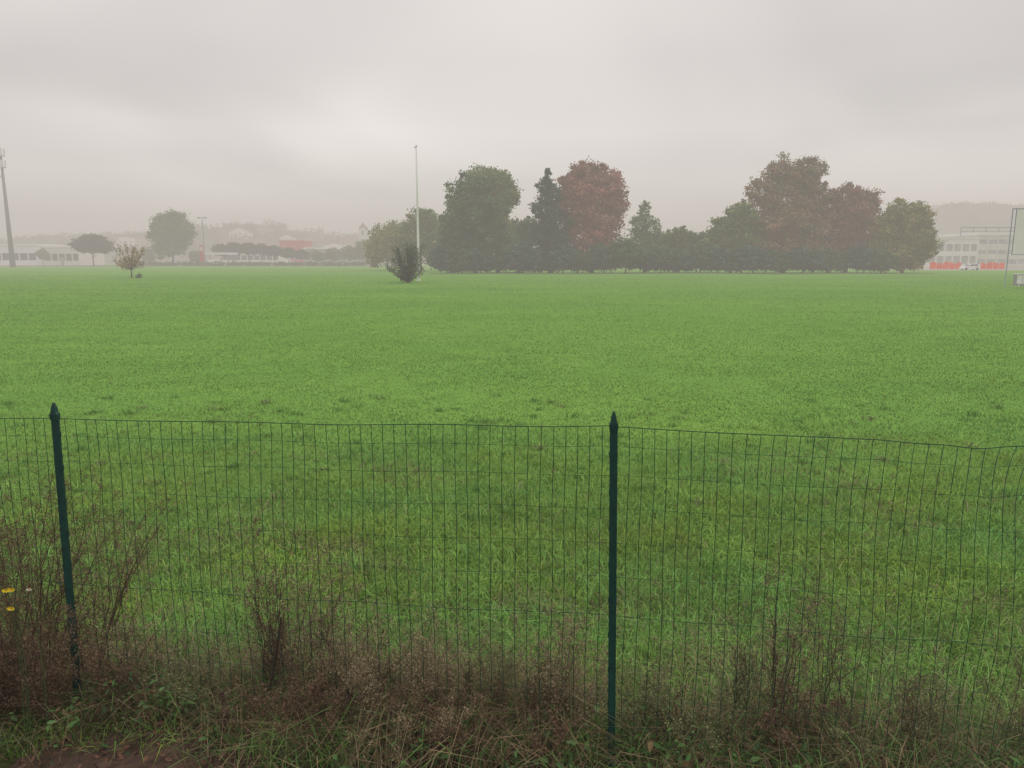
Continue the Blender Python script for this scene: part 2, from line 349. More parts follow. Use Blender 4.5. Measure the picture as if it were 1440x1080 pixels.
def dform(pi,t,z):
    (x0,y0),(x1,y1)=P[pi],P[pi+1]
    x=x0+(x1-x0)*t; y=y0+(y1-y0)*t
    s=math.sin(math.pi*t)
    y+=.018+.02*s*math.sin(z*4+pi)+.005*math.sin(t*21+z*3)
    x+=.003*math.sin(z*9+t*13)+.004*math.sin(t*37)
    top={0:(1.68,1.685),1:(1.685,1.738),2:(1.735,1.70),3:(1.7,1.7)}[pi]
    zt=top[0]+(top[1]-top[0])*t; zz=z/1.735*zt-.012*s*(z/1.7)+.003*math.sin(t*17+z*5)
    if pi==2:
        q=min(1,max(0,(t-.33)/.25)); q=q*q*(3-2*q); d=max(0,z-1.38)/.355
        y+=.10*q*d*d+.02*q*math.sin(t*19+z*6)*z/1.7
        x+=q*(.10*d**1.7+.016*math.sin(t*15+z*5.5)*(z/1.7)+.008*math.sin(t*41+z*11)*(z/1.7))
        zz-=.035*q*d*d
        zz+=q*z/1.7*(.008*math.sin(t*27+z*2)+.005*math.sin(t*61+z*9))
    return (x,y,zz)
zs=[.02,.20,.38,.56,.80,1.0,1.17,1.34,1.50,1.64,1.735]
for pi in range(4):
    b=B(); NV=49
    for i in range(1,NV):
        t=i/NV; b.tube([dform(pi,t,z) for z in (0,.2,.4,.6,.8,.95,1.1,1.22,1.33,1.4,1.47,1.53,1.58,1.63,1.67,1.705,1.735)],.0016,4,False)
    for z in zs:
        b.tube([dform(pi,i/100,z) for i in range(101)],.0020 if z>1.73 else (.0014 if z in(.8,) else .0008),4,False)
    b.part("wire_mesh",M_wire,fence)

# ------------------------------------------------------------ weeds
def weed(x,y,h,nst,colS,colH,label,spread=.16,leanx=0.0,fluff=1.0,tw=(11,19),name="dry_weed",cat="weed"):
    root=thing(name,label,cat,(x,y,0),"dried weeds along the fence"); b=B(); pts=[]
    for i in range(nst):
        a=R.uniform(0,6.28); r=R.uniform(0,spread*.4); hh=h*R.uniform(.5,1); lx=math.cos(a)*spread*R.uniform(.3,1.6)*h+leanx*h; ly=math.sin(a)*spread*R.uniform(.2,.9)*h
        p0=Vector((math.cos(a)*r,math.sin(a)*r,0)); st=[p0+Vector((lx*(s**1.6)+R.normal(0,.012),ly*(s**1.6)+R.normal(0,.012),hh*s)) for s in np.linspace(0,1,7)]
        r0=.0034*h**.5; b.tube(st,[r0,r0*.95,r0*.85,r0*.7,r0*.55,r0*.4,r0*.25],4,False)
        for j in range(R.integers(*tw)):
            s=R.uniform(.2,.99); k=s*6; k0=int(k); p=st[k0].lerp(st[min(6,k0+1)],k-k0)
            an=R.uniform(0,6.28); ll=R.uniform(.05,.2)*h**.6*(1.25-s*.6); d=Vector((math.cos(an)*.75,math.sin(an)*.75,.8)).normalized()
            q=p+d*ll; mid=p+d*ll*.5+Vector((0,0,-.012)); b.tube([p,mid,q],[.0012,.0009,.0005],3,False)
            for g in range(3):
                f=R.uniform(.25,.95); pp=p.lerp(q,f); d2=(d+Vector(R.normal(0,.6,3))).normalized(); e=pp+d2*ll*.4
                b.tube([pp,e],[.0007,.0005],3,False); pts.append(e); pts.append(pp.lerp(e,.6))
            pts+= [q,mid]
    me=b.mesh("stem",M_dry); a=me.attributes.new("tint",'FLOAT_COLOR','POINT'); a.data.foreach_set("color",np.tile(np.array([*colS,1.]),len(b.v)).astype(np.float32))
    link("stem",me,root)
    pt=np.array([tuple(p) for p in pts]); m=max(1,int(5*fluff)); C=np.repeat(pt,m,0)+R.normal(0,.010,(len(pt)*m,3))
    V,F,T=leaf_arrays(C,R.uniform(.004,.015,len(C)),np.array(colH)*R.uniform(.3,1.4,(len(C),1)),.2,.5)
    link("seed_head",mesh_np("seed_head",V,[F],M_dry,T),root); return root
RB=(.11,.066,.042); RH=(.19,.118,.075); TB=(.13,.095,.058); TH=(.29,.225,.135); GH=(.19,.20,.09); DK=(.065,.044,.028)
L1="tall feathery reddish-brown dried weed beside a green fence post"
L2="dried brown weed with pale seed heads by the wire fence"
L3="low tangled brown dead weed at the foot of the fence"
L4="upright dark brown dead weed stalk with few twigs"
for (x,y,h,ns,cs,ch,lb,sp,lx) in [
 (-2.95,3.95,1.4,14,RB,RH,L1,.24,.05),(-2.72,3.9,1.48,14,RB,RH,L1,.22,.02),(-2.62,3.78,1.1,13,RB,RH,L1,.25,.1),(-2.45,4.0,1.36,10,RB,RH,L1,.2,.12),
 (-3.25,4.0,1.38,12,RB,RH,L1,.2,.05),(-2.8,3.6,.9,15,RB,RH,L3,.25,.02),(-2.25,3.85,.8,8,TB,TH,L3,.25,.05),(-2.56,3.62,.7,16,RB,RH,L3,.3,0),(-2.7,3.6,.6,14,DK,RH,L3,.3,0),(-2.2,3.75,.55,9,RB,RH,L3,.25,0),
 (-1.38,3.85,1.14,7,DK,RH,L2,.12,.08),(-1.26,3.9,1.05,8,TB,TH,L2,.18,.08),(-1.0,3.85,.95,8,TB,TH,L2,.2,.05),(-.85,3.65,.65,12,RB,TH,L3,.3,0),
 (-.62,3.55,.58,13,TB,TH,L3,.35,0),(-.4,3.62,.72,10,TB,TH,L2,.22,0),(-.1,3.6,.70,10,TB,GH,L2,.22,0),(.18,3.6,.78,10,TB,TH,L2,.2,0),(.32,3.55,.55,9,TB,TH,L3,.25,0),
 (.66,3.5,.55,8,TB,GH,L3,.25,0),(1.15,3.55,.78,7,DK,GH,L2,.14,-.03),(1.42,3.6,1.0,7,DK,TH,L2,.15,.03),(1.7,3.7,.92,7,TB,GH,L2,.2,.06),(2.1,3.4,.62,8,TB,GH,L3,.25,0),
 (-1.75,3.72,.5,9,TB,GH,L3,.3,0),(-1.15,3.55,.5,10,RB,RH,L3,.4,0),(-.95,3.38,.38,11,RB,RH,L3,.45,0),(-.55,3.35,.38,12,RB,TH,L3,.5,0),(-.25,3.38,.42,11,RB,RH,L3,.45,0),(2.5,3.3,.6,6,TB,GH,L3,.25,0),(.95,3.35,.42,9,TB,GH,L3,.4,0),(1.35,3.32,.42,9,DK,RH,L3,.4,0),(1.75,3.28,.38,8,DK,GH,L3,.4,0),(.1,3.4,.42,11,RB,RH,L3,.45,0)]:
    weed(x,y,h,ns,cs,ch,lb,sp,lx,fluff=.8 if h>.6 else 1.0)
for (x,h) in ((1.28,.8),(1.36,.72),(1.62,.6),(.85,.5),(-.25,.55),(.12,.6),(-.7,.55),(1.9,.55),(-1.3,.9),(-1.05,.7)):
    weed(x,fl(x)+.12,h,2,DK,RB,L4,.06,R.uniform(-.08,.08),fluff=1.0,tw=(7,11))
def stake(x,y,h,lx,r,label):
    root=thing("wooden_stake",label,"stake",(x,y,0)); b=B(); b.tube([(0,0,-.02),(lx*.35,0,h*.33),(lx*.6+.015,0,h*.66),(lx,0,h)],[r,r*.95,r*.8,r*.6],7)
    b.tube([(lx*.5,0,h*.5),(lx*.5+.03,.01,h*.62)],[r*.4,r*.2],5); b.part("shaft",M_wood,root)
stake(-1.50,3.5,.30,.0,.018,"short rotten brown wooden stake stuck in weeds")
stake(-1.36,3.68,.62,.13,.009,"thin leaning brown dead stick beside the fence")
MP=mat("yellow_petal",(.9,.68,.03),.6,.1,20); MPW=mat("white_petal",(.8,.8,.75),.6,.05,20); MC=mat("flower_pollen",(.5,.25,.02),.8)
MS=mat("plant_stem",(.05,.10,.03),.8)
def flower(x,y,h,mp,label,s_=1.0):
    root=thing("flowering_plant",label,"flower",(x,y,0)); b=B(); b.tube([(0,0,0),(.02,0,h*.5),(.0,0,h)],[.003,.002,.0015],5,False); b.part("stem",MS,root)
    V=[];F=[]
    for i in range(9):
        a=i*.698; d=Vector((math.cos(a),-.5,math.sin(a)*.55)); s=Vector((-math.sin(a),0,math.cos(a))); c=Vector((0,-.004,h)); k=len(V)
        V+=[c,c+d*.011*s_+s*.006*s_,c+d*.022*s_,c+d*.011*s_-s*.006*s_]; F.append((k,k+1,k+2,k+3))
    me=bpy.data.meshes.new("petals"); me.from_pydata(V,[],F); me.materials.append(mp); link("petals",me,root)
    b=B(); b.tube([(0,-.006,h),(0,-.012,h)],[.006,.003],8); b.part("flower_centre",MC,root)
for xx,h in ((-2.505,.885),(-2.478,.89),(-2.49,.79)): flower(xx,3.45,h,MP,"small yellow daisy-like flower on a thin stem")
flower(-2.39,3.45,.89,MPW,"small white daisy-like flower on a thin stem",.7)

# ------------------------------------------------------------ grove
DG=(.06,.115,.045); MG=(.12,.20,.07); OL=(.21,.24,.085); RD=(.38,.165,.13); BR=(.26,.17,.115); YG=(.32,.33,.11); BG=(.06,.11,.065)
gtree("broadleaf_tree","tall dark green broadleaf tree with rounded crown at meadow edge","tree",142,668,
 [(660,276,32,36),(668,302,46,36),(642,322,26,42),(684,338,38,42),(640,355,32,30),(698,350,32,32),(664,365,40,18)],DG,MG,nleaf=52000,ls=.40)
gtree("broadleaf_tree","tall lighter yellow-green broadleaf tree with spreading rounded top","tree",146,700,
 [(682,256,32,26),(704,262,24,26),(716,274,17,20),(696,290,26,30),(700,325,24,36)],MG,OL,nleaf=26000,ls=.40)
gtree("broadleaf_tree","pale yellow-green tree with low round crown in haze","tree",178,545,[(538,345,26,28),(557,333,24,24),(528,358,16,18),(565,352,24,26)],OL,YG,nleaf=18000,ls=.46)
gtree("broadleaf_tree","hazy green tree with irregular crown behind a dark tree","tree",168,592,[(586,332,28,36),(600,312,18,22),(614,335,24,38),(572,350,22,24),(620,355,24,24)],MG,OL,nleaf=24000,ls=.45)
gtree("broadleaf_tree","lower dark green tree in a gap of the grove","tree",150,730,[(726,343,26,36),(742,325,16,22),(716,330,16,24),(722,360,28,22)],DG,MG,nleaf=18000,ls=.4)
gtree("conifer_tree","dark green conifer with loose pointed crown against a red tree","tree",141,775,
 [(769,248,6,14),(766,262,12,15),(777,276,17,18),(765,295,20,20),(782,312,26,24),(764,330,26,24),(780,350,32,26),(768,364,26,18)],BG,DG,nleaf=28000,ls=.36)
gtree("broadleaf_tree","tall plane tree with reddish-brown autumn crown","tree",144,832,
 [(826,248,32,26),(804,262,22,26),(850,262,28,28),(868,285,16,24),(830,284,44,34),(802,296,22,32),(842,312,40,32),(822,334,36,28),(850,345,28,22)],RD,BR,nleaf=62000,ls=.38,clump=.2,fill=.42)
gtree("birch_tree","slender pale green birch with airy pointed crown","tree",150,908,[(904,297,9,17),(898,316,13,18),(916,324,15,20),(900,345,24,26),(922,350,20,24)],MG,(.19,.26,.14),nleaf=12000,ls=.36)
gtree("broadleaf_tree","low dark green tree with wispy top in the grove","tree",148,950,[(944,346,24,26),(956,332,13,16),(935,356,22,20)],DG,OL,nleaf=12000,ls=.38)
gtree("broadleaf_tree","low blue-green tree with uneven top in the grove","tree",151,980,[(976,345,22,22),(992,350,20,24),(966,336,12,14)],BG,MG,nleaf=11000,ls=.38)
gtree("broadleaf_tree","olive green broadleaf tree with rounded crown in grove","tree",143,1028,[(1036,306,22,26),(1020,324,24,28),(1048,325,26,36),(1006,345,22,28),(1038,354,34,26)],MG,OL,nleaf=34000,ls=.38)
gtree("broadleaf_tree","tallest plane tree with brown-green autumn crown","tree",145,1102,
 [(1092,242,26,22),(1130,240,25,22),(1112,256,36,24),(1064,270,22,26),(1104,282,42,32),(1144,278,18,28),(1088,312,42,36),(1130,318,36,38),(1080,345,34,32),(1122,350,38,30)],(.32,.18,.12),(.17,.19,.08),nleaf=68000,ls=.38,clump=.2,fill=.42)
gtree("broadleaf_tree","reddish-brown autumn tree with uneven crown in grove","tree",146,1190,
 [(1182,276,22,20),(1212,284,20,20),(1166,290,20,26),(1194,304,36,28),(1214,328,26,36),(1170,334,30,36),(1197,354,38,26)],(.33,.155,.125),(.18,.15,.09),nleaf=44000,ls=.38,clump=.2,fill=.42)
gtree("broadleaf_tree","olive and yellow-green tree with full crown to the ground","tree",141,1270,
 [(1260,299,24,20),(1288,303,19,20),(1244,318,19,28),(1274,322,34,30),(1296,335,16,32),(1254,346,32,34),(1284,354,28,28),(1268,366,38,16)],(.14,.18,.065),(.33,.29,.09),nleaf=48000,ls=.38)
bb=[(628,362,26,20),(650,366,22,16),(676,366,22,16),(700,362,26,18),(735,362,24,22),(762,366,22,17),(792,362,24,20),(820,366,24,16),(850,360,26,22),(880,356,26,26),(905,362,24,19),(930,362,24,20),(955,366,24,16),(985,360,24,21),(1010,364,24,18),(1036,366,22,16),(1060,362,28,20),(1090,366,24,16),(1130,364,28,18),(1165,364,26,18),(1215,362,26,20),(1240,365,24,17)]
for i,(b_,e,rw,rh) in enumerate(bb):
    gtree("shrub","dense dark green shrub under the grove trees","shrub",138+R.uniform(-1,3),b_,[(b_-rw*.3,e,rw*.75,rh),(b_+rw*.4,e+3,rw*.7,rh*.85),(b_,e+7,rw*1.0,rh*.6)],BG if i%3 else DG,MG if i%2 else (.09,.17,.12),nleaf=9000,ls=.34,group="shrubs under the grove",limbs=4)

def twig_bush(name,label,x,y,h,wd,nst,c1,c2,nl,ls,base=.0,fan=28,low=60,sc=.11):
    root=thing(name,label,"bush" if 'bush' in name else "tree",(x,y,0)); b=B(); pts=[]
    if base: b.tube([(0,0,0),(.03,0,base)],[.11,.08],6)
    for i in range(nst):
        a=R.uniform(0,6.28); f=R.uniform(0,1)
        ph=math.radians(fan*f**.7) if i%3 else math.radians(R.uniform(fan,low)); L_=(h-base)*(R.uniform(.7,1.06) if i%3 else R.uniform(.45,.75))
        r=math.sin(ph)*L_*wd; e=Vector((math.cos(a)*r,math.sin(a)*r,base+math.cos(ph)*L_)); m=Vector((e.x*.5,e.y*.5,base+(e.z-base)*.45)); b.tube([(0,0,base),m,e],[.035,.024,.009],4,False)
        for s in R.uniform(.2,1.0,12):
            p=Vector((0,0,base)).lerp(m,s*2) if s<.5 else m.lerp(e,s*2-1); d=Vector(R.normal(0,.35,3)); d.z=abs(d.z)+.35; q=p+d*h*.09; b.tube([p,q],[.009,.005],3,False); pts+=[p,q]
    b.part("branches",M_bark,root); pt=np.array([tuple(p) for p in pts]); C=np.repeat(pt,nl,0)+R.normal(0,sc,(len(pt)*nl,3)); C[:,2]=np.maximum(C[:,2],.08)
    mix=R.random((len(C),1)); V,F,T=leaf_arrays(C,R.uniform(.5,1.3,len(C))*ls,(np.array(c1)*(1-mix)+np.array(c2)*mix)*R.uniform(.6,1.3,(len(C),1)),.2)
    link("foliage",mesh_np("foliage",V,[F],M_leaf,T),root); return root
twig_bush("bush","dark upright spiky leafy bush growing beside a tall white pole",east(573,82),82,up(342,82),1.1,60,(.07,.11,.07),(.13,.19,.10),4,.18,0,30,60,.13)
twig_bush("young_tree","small sparse orange-brown tree standing alone in the meadow",east(183,103),103,up(340,103),1.15,18,(.24,.26,.12),(.42,.29,.15),3,.25,1.1,36,78,.16)
twig_bush("bush","low sparse green bush in grass beside a young tree",east(193,102),102,.6,1.2,14,(.12,.20,.07),(.16,.25,.1),3,.13,0,50,80)

x=east(588.5,89); root=thing("mast_pole","tall thin white steel pole standing in the meadow","pole",(x,89,0)); H=up(206,89)
b=B(); b.tube([(0,0,0),(0,0,.12)],.30,10); b.tube([(0,0,.12),(0,0,4),(0,0,10),(0,0,H)],[.155,.14,.115,.085],10); b.part("shaft",M_white,root,True)
b=B(); b.tube([(0,0,H),(0,0,H+.12)],[.10,.08],8); b.box(-.24,-.02,-.04,.04,H-.16,H-.06); b.part("top_fitting",M_steel,root)

D=70; x0=east(1417,D); root=thing("billboard","blank pale billboard panel on tall slim steel posts","sign",(x0,D,0)); H=up(293,D); zb=up(358,D)
b=B()
for dx in (0,2.6,5.2): b.tube([(dx,0,0),(dx,0,H)],.05,8)
b.box(-.1,5.3,-.065,-.056,H-.10,H); b.part("frame",M_blue,root)
b=B(); b.box(.27,5.15,-.16,-.10,zb,H-.05); b.part("panel",mat("pale_panel",(.76,.74,.73),.8,.05,.8),root)
b=B()
b.box(.2,5.2,-.19,-.165,zb-.03,zb+.01); b.box(.2,5.2,-.19,-.165,H-.05,H-.01)
b.box(.2,.25,-.19,-.165,zb+.01,H-.05); b.part("panel_edge",mat("dark_blue_paint",(.08,.14,.2),.5,.1,3),root)
b=B(); b.tube([(.5,-1.2,0),(.5,-1.2,.35)],.03,6); b.box(.35,.65,-1.3,-1.1,.35,.6); b.part("spotlight",M_white,root)
root=thing("electrical_cabinet","pale grey electrical cabinet standing in grass near a billboard","cabinet",(east(1437,72),72,0))
b=B(); b.box(-.5,.8,-.3,.3,0,.12); b.box(-.45,.75,-.25,.25,.12,1.1); b.part("body",M_grey,root); b=B(); b.box(-.5,.81,-.31,.31,1.1,1.17); b.part("lid",M_white,root); b=B(); b.box(-.40,.1,-.262,-.253,.2,1.03); b.part("door",M_white,root); b=B(); b.box(.14,.69,-.262,-.253,.2,1.03); b.part("door",M_white,root)

# ------------------------------------------------------------ cars
def car(x,y,rot,paint,label,group=None,scale=1.0,van=False):
    root=thing("parked_car",label,"car",(x,y,0),group); root.rotation_euler[2]=rot; root.scale=(scale,)*3
    hw=.86
    low=[(-2.05,.28),(-2.1,.55),(-2.02,.85),(-1.85,.95),(1.0,.95),(1.75,.82),(2.05,.62),(2.08,.3),(1.7,.2),(-1.75,.2)]
    roof=[(-1.85,.95),(-1.6,1.4),(-1.1,1.5),(.05,1.48),(.35,1.38),(1.0,.95)] if not van else [(-2.0,.95),(-2.0,1.95),(-1.7,2.05),(.8,2.0),(1.1,1.7),(1.5,.95)]
    b=B(); b.prism(low,-hw,hw)
    k=len(b.v); n=len(roof)
    for s in(-1,1): b.v+=[(px_,s*(hw-.02-.16*(pz-.95)/.55*(0.5 if van else 1)),pz) for px_,pz in roof]
    b.f.append(tuple(range(k,k+n))); b.f.append(tuple(range(k+2*n-1,k+n-1,-1)))
    for i in range(n): b.f.append((k+i,k+n+i,k+n+(i+1)%n,k+(i+1)%n))
    b.part("body",paint,root)
    b=B()
    wl=[[(-1.5,1.0),(-1.38,1.36),(-.55,1.4),(-.55,1.0)],[(-.48,1.0),(-.48,1.4),(.1,1.38),(.75,1.0)]] if not van else [[(.3,1.05),(.3,1.6),(.95,1.6),(1.2,1.05)]]
    for s in(-1,1):
        for poly in wl:
            k=len(b.v); b.v+=[(a,s*(hw-.005-.16*(c-.95)/.55*(.5 if van else 1)),c) for a,c in poly]; b.f.append((k,k+1,k+2,k+3))
    k=len(b.v)
    if van: b.v+=[(1.16,-.7,1.68),(1.16,.7,1.68),(1.5,.75,1.02),(1.5,-.75,1.02)]
    else: b.v+=[(.42,-.62,1.36),(.42,.62,1.36),(1.0,.76,.985),(1.0,-.76,.985)]
    b.f.append((k,k+1,k+2,k+3)); b.part("window",M_glass,root)
    for wx in(-1.3,1.3):
        for s in(-1,1):
            b=B(); b.tube([(wx,s*.68,.32),(wx,s*.885,.32)],.32,14); w_=b.part("wheel",M_rubber,root)
            b=B(); b.tube([(wx,s*.886,.32),(wx,s*.90,.32)],.19,10); b.part("rim",M_steel,w_)
    for s in(-1,1):
        b=B(); b.box(2.02,2.09,s*.62-.12,s*.62+.12,.6,.74); b.part("headlight",M_white,root)
        b=B(); b.box(-2.12,-2.04,s*.67-.11,s*.67+.11,.65,.83); b.part("tail_light",M_red,root)
    return root
car(east(1365,180),180,math.pi,PAINTS[0],"white hatchback parked beside orange plastic barriers")
nm=["white","black","silver","red","dark blue"]
for i,(b_,c) in enumerate([(196,0),(222,1),(241,2),(262,0),(330,1),(345,0),(362,2),(380,0),(398,1),(416,0),(433,2),(449,0),(466,3),(482,0),(499,4),(514,0)]):
    car(east(b_,315)+R.uniform(-1,1),315+R.uniform(-.4,.4),0 if i%2 else math.pi,PAINTS[c],nm[c]+" car parked in a row beyond the meadow","cars parked beyond the meadow")
v=car(east(302,316),316,0,PAINTS[0],"white delivery van parked near low buildings",None,1.25,True); v.name="delivery_van"; v["category"]="van"

root=thing("orange_barrier","bright orange plastic site fencing on short posts","barrier",(0,0,0)); D=186
X0,X1=east(1308,D),east(1352,D); X2,X3=east(1380,D),east(1414,D)
def wav(x): return 1.75+.18*math.sin(x*1.7)+.12*math.sin(x*4.1)
for a,c in((X0,X1),(X2,X3)):
    nn=26; b=B()
    for i in range(nn+1):
        xa=a+(c-a)*i/nn; b.v+=[(xa,D+.1*math.sin(xa),.15),(xa,D+.15*math.sin(xa),wav(xa))]
    b.f=[(2*i,2*i+2,2*i+3,2*i+1) for i in range(nn)]
    b.part("netting",M_orange,root)
for i in range(13):
    b=B(); xx=X0+(X3-X0)*i/12; b.tube([(xx,D-.2,0),(xx,D-.2,2.0)],.035,5); b.part("barrier_post",M_white,root)

# ------------------------------------------------------------ buildings
M_glass2=mat("pale_hazy_glazing",(.42,.43,.42),.5,.25,.4)
def hall(name,label,x0,x1,y,dep,H,wall,bays,rows,fascia=None,cat="building",door=None,glass=None):
    root=thing(name,label,cat,((x0+x1)/2,y,0)); w=(x1-x0)/2
    b=B(); b.box(-w,w,.35,dep,0,H-.8); pw=.35; bw=2*w/bays
    for i in range(bays+1): cx=-w+i*bw; cx=min(max(cx,-w+pw/2),w-pw/2); b.box(cx-pw/2,cx+pw/2,0,.348,0,H-.8)
    lv=[0]+[z for r in rows for z in r]+[H-.8]
    for i in range(bays):
        a=-w+i*bw+pw/2+(pw/2 if i==0 else 0)+.001; c=-w+(i+1)*bw-pw/2-(pw/2 if i==bays-1 else 0)-.001
        for j in range(0,len(lv),2): b.box(a,c,.12,.348,lv[j],lv[j+1])
    b.part("wall",wall,root)
    b=B(); b.box(-w-.3,w+.3,-.35,dep+.3,H-.8,H); b.part("roof",fascia or wall,root)
    for i in range(bays):
        a=-w+i*bw+pw/2+.15; c=-w+(i+1)*bw-pw/2-.15
        if i==0:a+=pw/2
        if i==bays-1:c-=pw/2
        if door is not None and i in door:
            b=B(); b.box(a+.5,c-.5,.05,.118,0,min(rows[0][1],3.6)); b.part("door",M_grey,root)
        for z0,z1 in rows:
            g=B(); g.box(a,c,.2,.345,z0,z1)
            for k in range(1,4):
                mx=a+(c-a)*k/4; g.box(mx-.05,mx+.05,.15,.198,z0,z1)
            g.part("window",glass or M_glass,root)
    return root
D=322
hall("factory_hall","long low white factory hall with dark window strip",east(-60,D),east(52,D),D,20,up(343,D),M_white,9,[(2.2,5.2)],M_white,door=(3,))
hall("factory_hall","low white industrial hall with pale roof band",east(54,D),east(104,D),D+4,20,up(345,D),M_cream,5,[(2.0,5.0)],M_white,door=(2,))
def gable(name,label,x0,x1,y,dep,He,Hr,wall,roof,nw=3,cat="house",z0=0,front=True):
    root=thing(name,label,cat,((x0+x1)/2,y,z0)); w=(x1-x0)/2
    b=B(); b.prism([(-w,0),(w,0),(w,He),(0,Hr),(-w,He)] ,0,dep) if front else b.prism_x([(0,0),(dep,0),(dep,He),(dep/2,Hr),(0,He)],-w,w); b.part("wall",wall,root)
    b=B(); t=.18; o_=.4
    if front:
        sl=(Hr-He)/w
        b.prism([(-w-o_,He-sl*o_+.02),(0,Hr+.02),(w+o_,He-sl*o_+.02),(w+o_,He-sl*o_+t),(0,Hr+t+.05),(-w-o_,He-sl*o_+t)],-o_,dep+o_)
    else:
        sl=(Hr-He)/(dep/2)
        b.prism_x([(-o_,He-sl*o_+.02),(dep/2,Hr+.02),(dep+o_,He-sl*o_+.02),(dep+o_,He-sl*o_+t),(dep/2,Hr+t+.05),(-o_,He-sl*o_+t)],-w-o_,w+o_)
    b.part("roof",roof,root)
    rows=max(1,int(He/3))
    for r in range(rows):
        for i in range(nw):
            cx=-w+(i+.5)*2*w/nw
            if r==0 and i==nw//2: b=B(); b.box(cx-.6,cx+.6,-.05,-.003,0,2.2); b.part("door",M_bark,root); continue
            b=B(); b.box(cx-.55,cx+.55,-.05,-.003,r*3+1,r*3+2.4); b.part("window",M_glass,root)
    return root
gable("storage_shed","beige storage shed with low pitched roof",east(152,D),east(208,D),D+6,16,3.9,up(348,D),mat("beige_render",(.50,.43,.32),.85,.1),M_grey,5,"shed")
gable("farm_house","pale house with clay roof behind young trees",east(208,360),east(222,360),360,9,5.5,7.2,M_cream,M_tile,3,front=False)
hall("commercial_building","large red-clad commercial building above low trees",east(394,430),east(428,430),430,18,up(338,430),M_red,4,[(2.5,4)],M_red)
hall("warehouse","long pale grey warehouse with flat roof",east(428,370),east(512,370),370,20,up(348,370),M_grey,10,[(2.2,4.6)],M_white)
hall("warehouse","long low white warehouse behind pine trees",east(312,380),east(392,380),380,20,up(349,380),M_cream,9,[(2.2,4.6)],M_white)
root=thing("station_canopy","white flat canopy on slim columns beside a red pylon","canopy",(east(308,325),325,0)); b=B(); b.box(-7,7,-4,4,4.6,5.5); b.part("roof",M_white,root)
for cx in(-5,5):
    for cy in(-2.5,2.5): b=B(); b.box(cx-.2,cx+.2,cy-.2,cy+.2,0,4.6); b.part("column",M_steel,root)
root=thing("pylon_sign","tall narrow red pylon sign beside the road","sign",(east(284,300),300,0)); h=up(345,300); b=B(); b.box(-.7,.7,-.2,.2,.6,h); b.part("panel",M_red,root); b=B(); b.box(-.5,.5,-.15,.15,0,.6); b.part("base",M_steel,root)
b=B(); b.box(-.55,.55,-.23,-.203,h-2.2,h-.5); b.part("sign_face",M_white,root)
D=232
hall("factory_building","large cream factory building with stacked long window bands",east(1372,D),east(1520,D),D,30,up(327,D),M_cream,10,[(1.2,2.6),(4.2,5.4),(7.2,8.6)],M_white,glass=M_glass2)
hall("factory_building","lower cream factory wing with tall glazed bays",east(1300,D),east(1369,D),D-2,24,up(333,D),M_white,6,[(1.2,3.6),(5.0,7.2)],M_cream,glass=M_glass2)
root=thing("roof_gantry","thin grey steel pipe gantry above a factory roof","structure",(east(1400,D+8),D+8,0)); b=B(); hz=up(320,D+8)
for i in range(9): xx=-12+i*4; b.tube([(xx,0,up(336,D)),(xx,0,hz)],.12,5)
b.tube([(-12,0,hz),(20,0,hz)],.16,5); b.tube([(-12,0,hz-1.2),(20,0,hz-1.2)],.1,5); b.part("frame",M_steel,root)
def lamp(x,y,h,label,heads=2,group=None):
    root=thing("street_lamp",label,"street lamp",(x,y,0),group); b=B(); b.tube([(0,0,0),(0,0,h*.5),(0,0,h)],[.2,.15,.1],8)
    b.tube([(-1.1,0,h-.1),(0,0,h),(1.1,0,h-.1)],.07,5); b.part("pole",M_steel,root)
    for s in([-1,1][:heads]): b=B(); b.box(s*1.1-.5,s*1.1+.5,-.3,.3,h-.25,h+.12); b.part("lamp_head",M_grey,root)
lamp(east(288,272),272,up(306,272),"tall grey floodlight mast beside a road")
for b_,e in((368,342),(476,352),(438,350),(520,340)): lamp(east(b_,312),312,up(e,312),"slim grey street lamp beside parked cars",2,"street lamps by the road")
D=250; x=east(17,D); H=up(208,D); root=thing("telecom_mast","tall grey tapering telecom mast with antenna clusters","mast",(x,D,0))
b=B(); b.tube([(0,0,0),(0,0,H*.4),(0,0,H)],[.85,.6,.32],12); b.part("shaft",M_steel,root,True)
for z in(H-1.6,H-5.2):
    b=B(); b.tube([(0,0,z-.9),(0,0,z-.8)],1.1,12); b.part("platform",M_steel,root)
    for i in range(6):
        a=i*1.047; cx,cy=1.15*math.cos(a),1.15*math.sin(a); b=B(); b.box(cx-.2,cx+.2,cy-.12,cy+.12,z-1.1,z+1.3); b.part("antenna",M_white,root)
b=B(); b.tube([(-.9,-.3,H-9),(-.9,-.7,H-9)],.55,12); b.part("dish",M_white,root)
b=B(); b.tube([(0,0,H),(0,0,H+1.6)],.05,5); b.part("lightning_rod",M_steel,root)

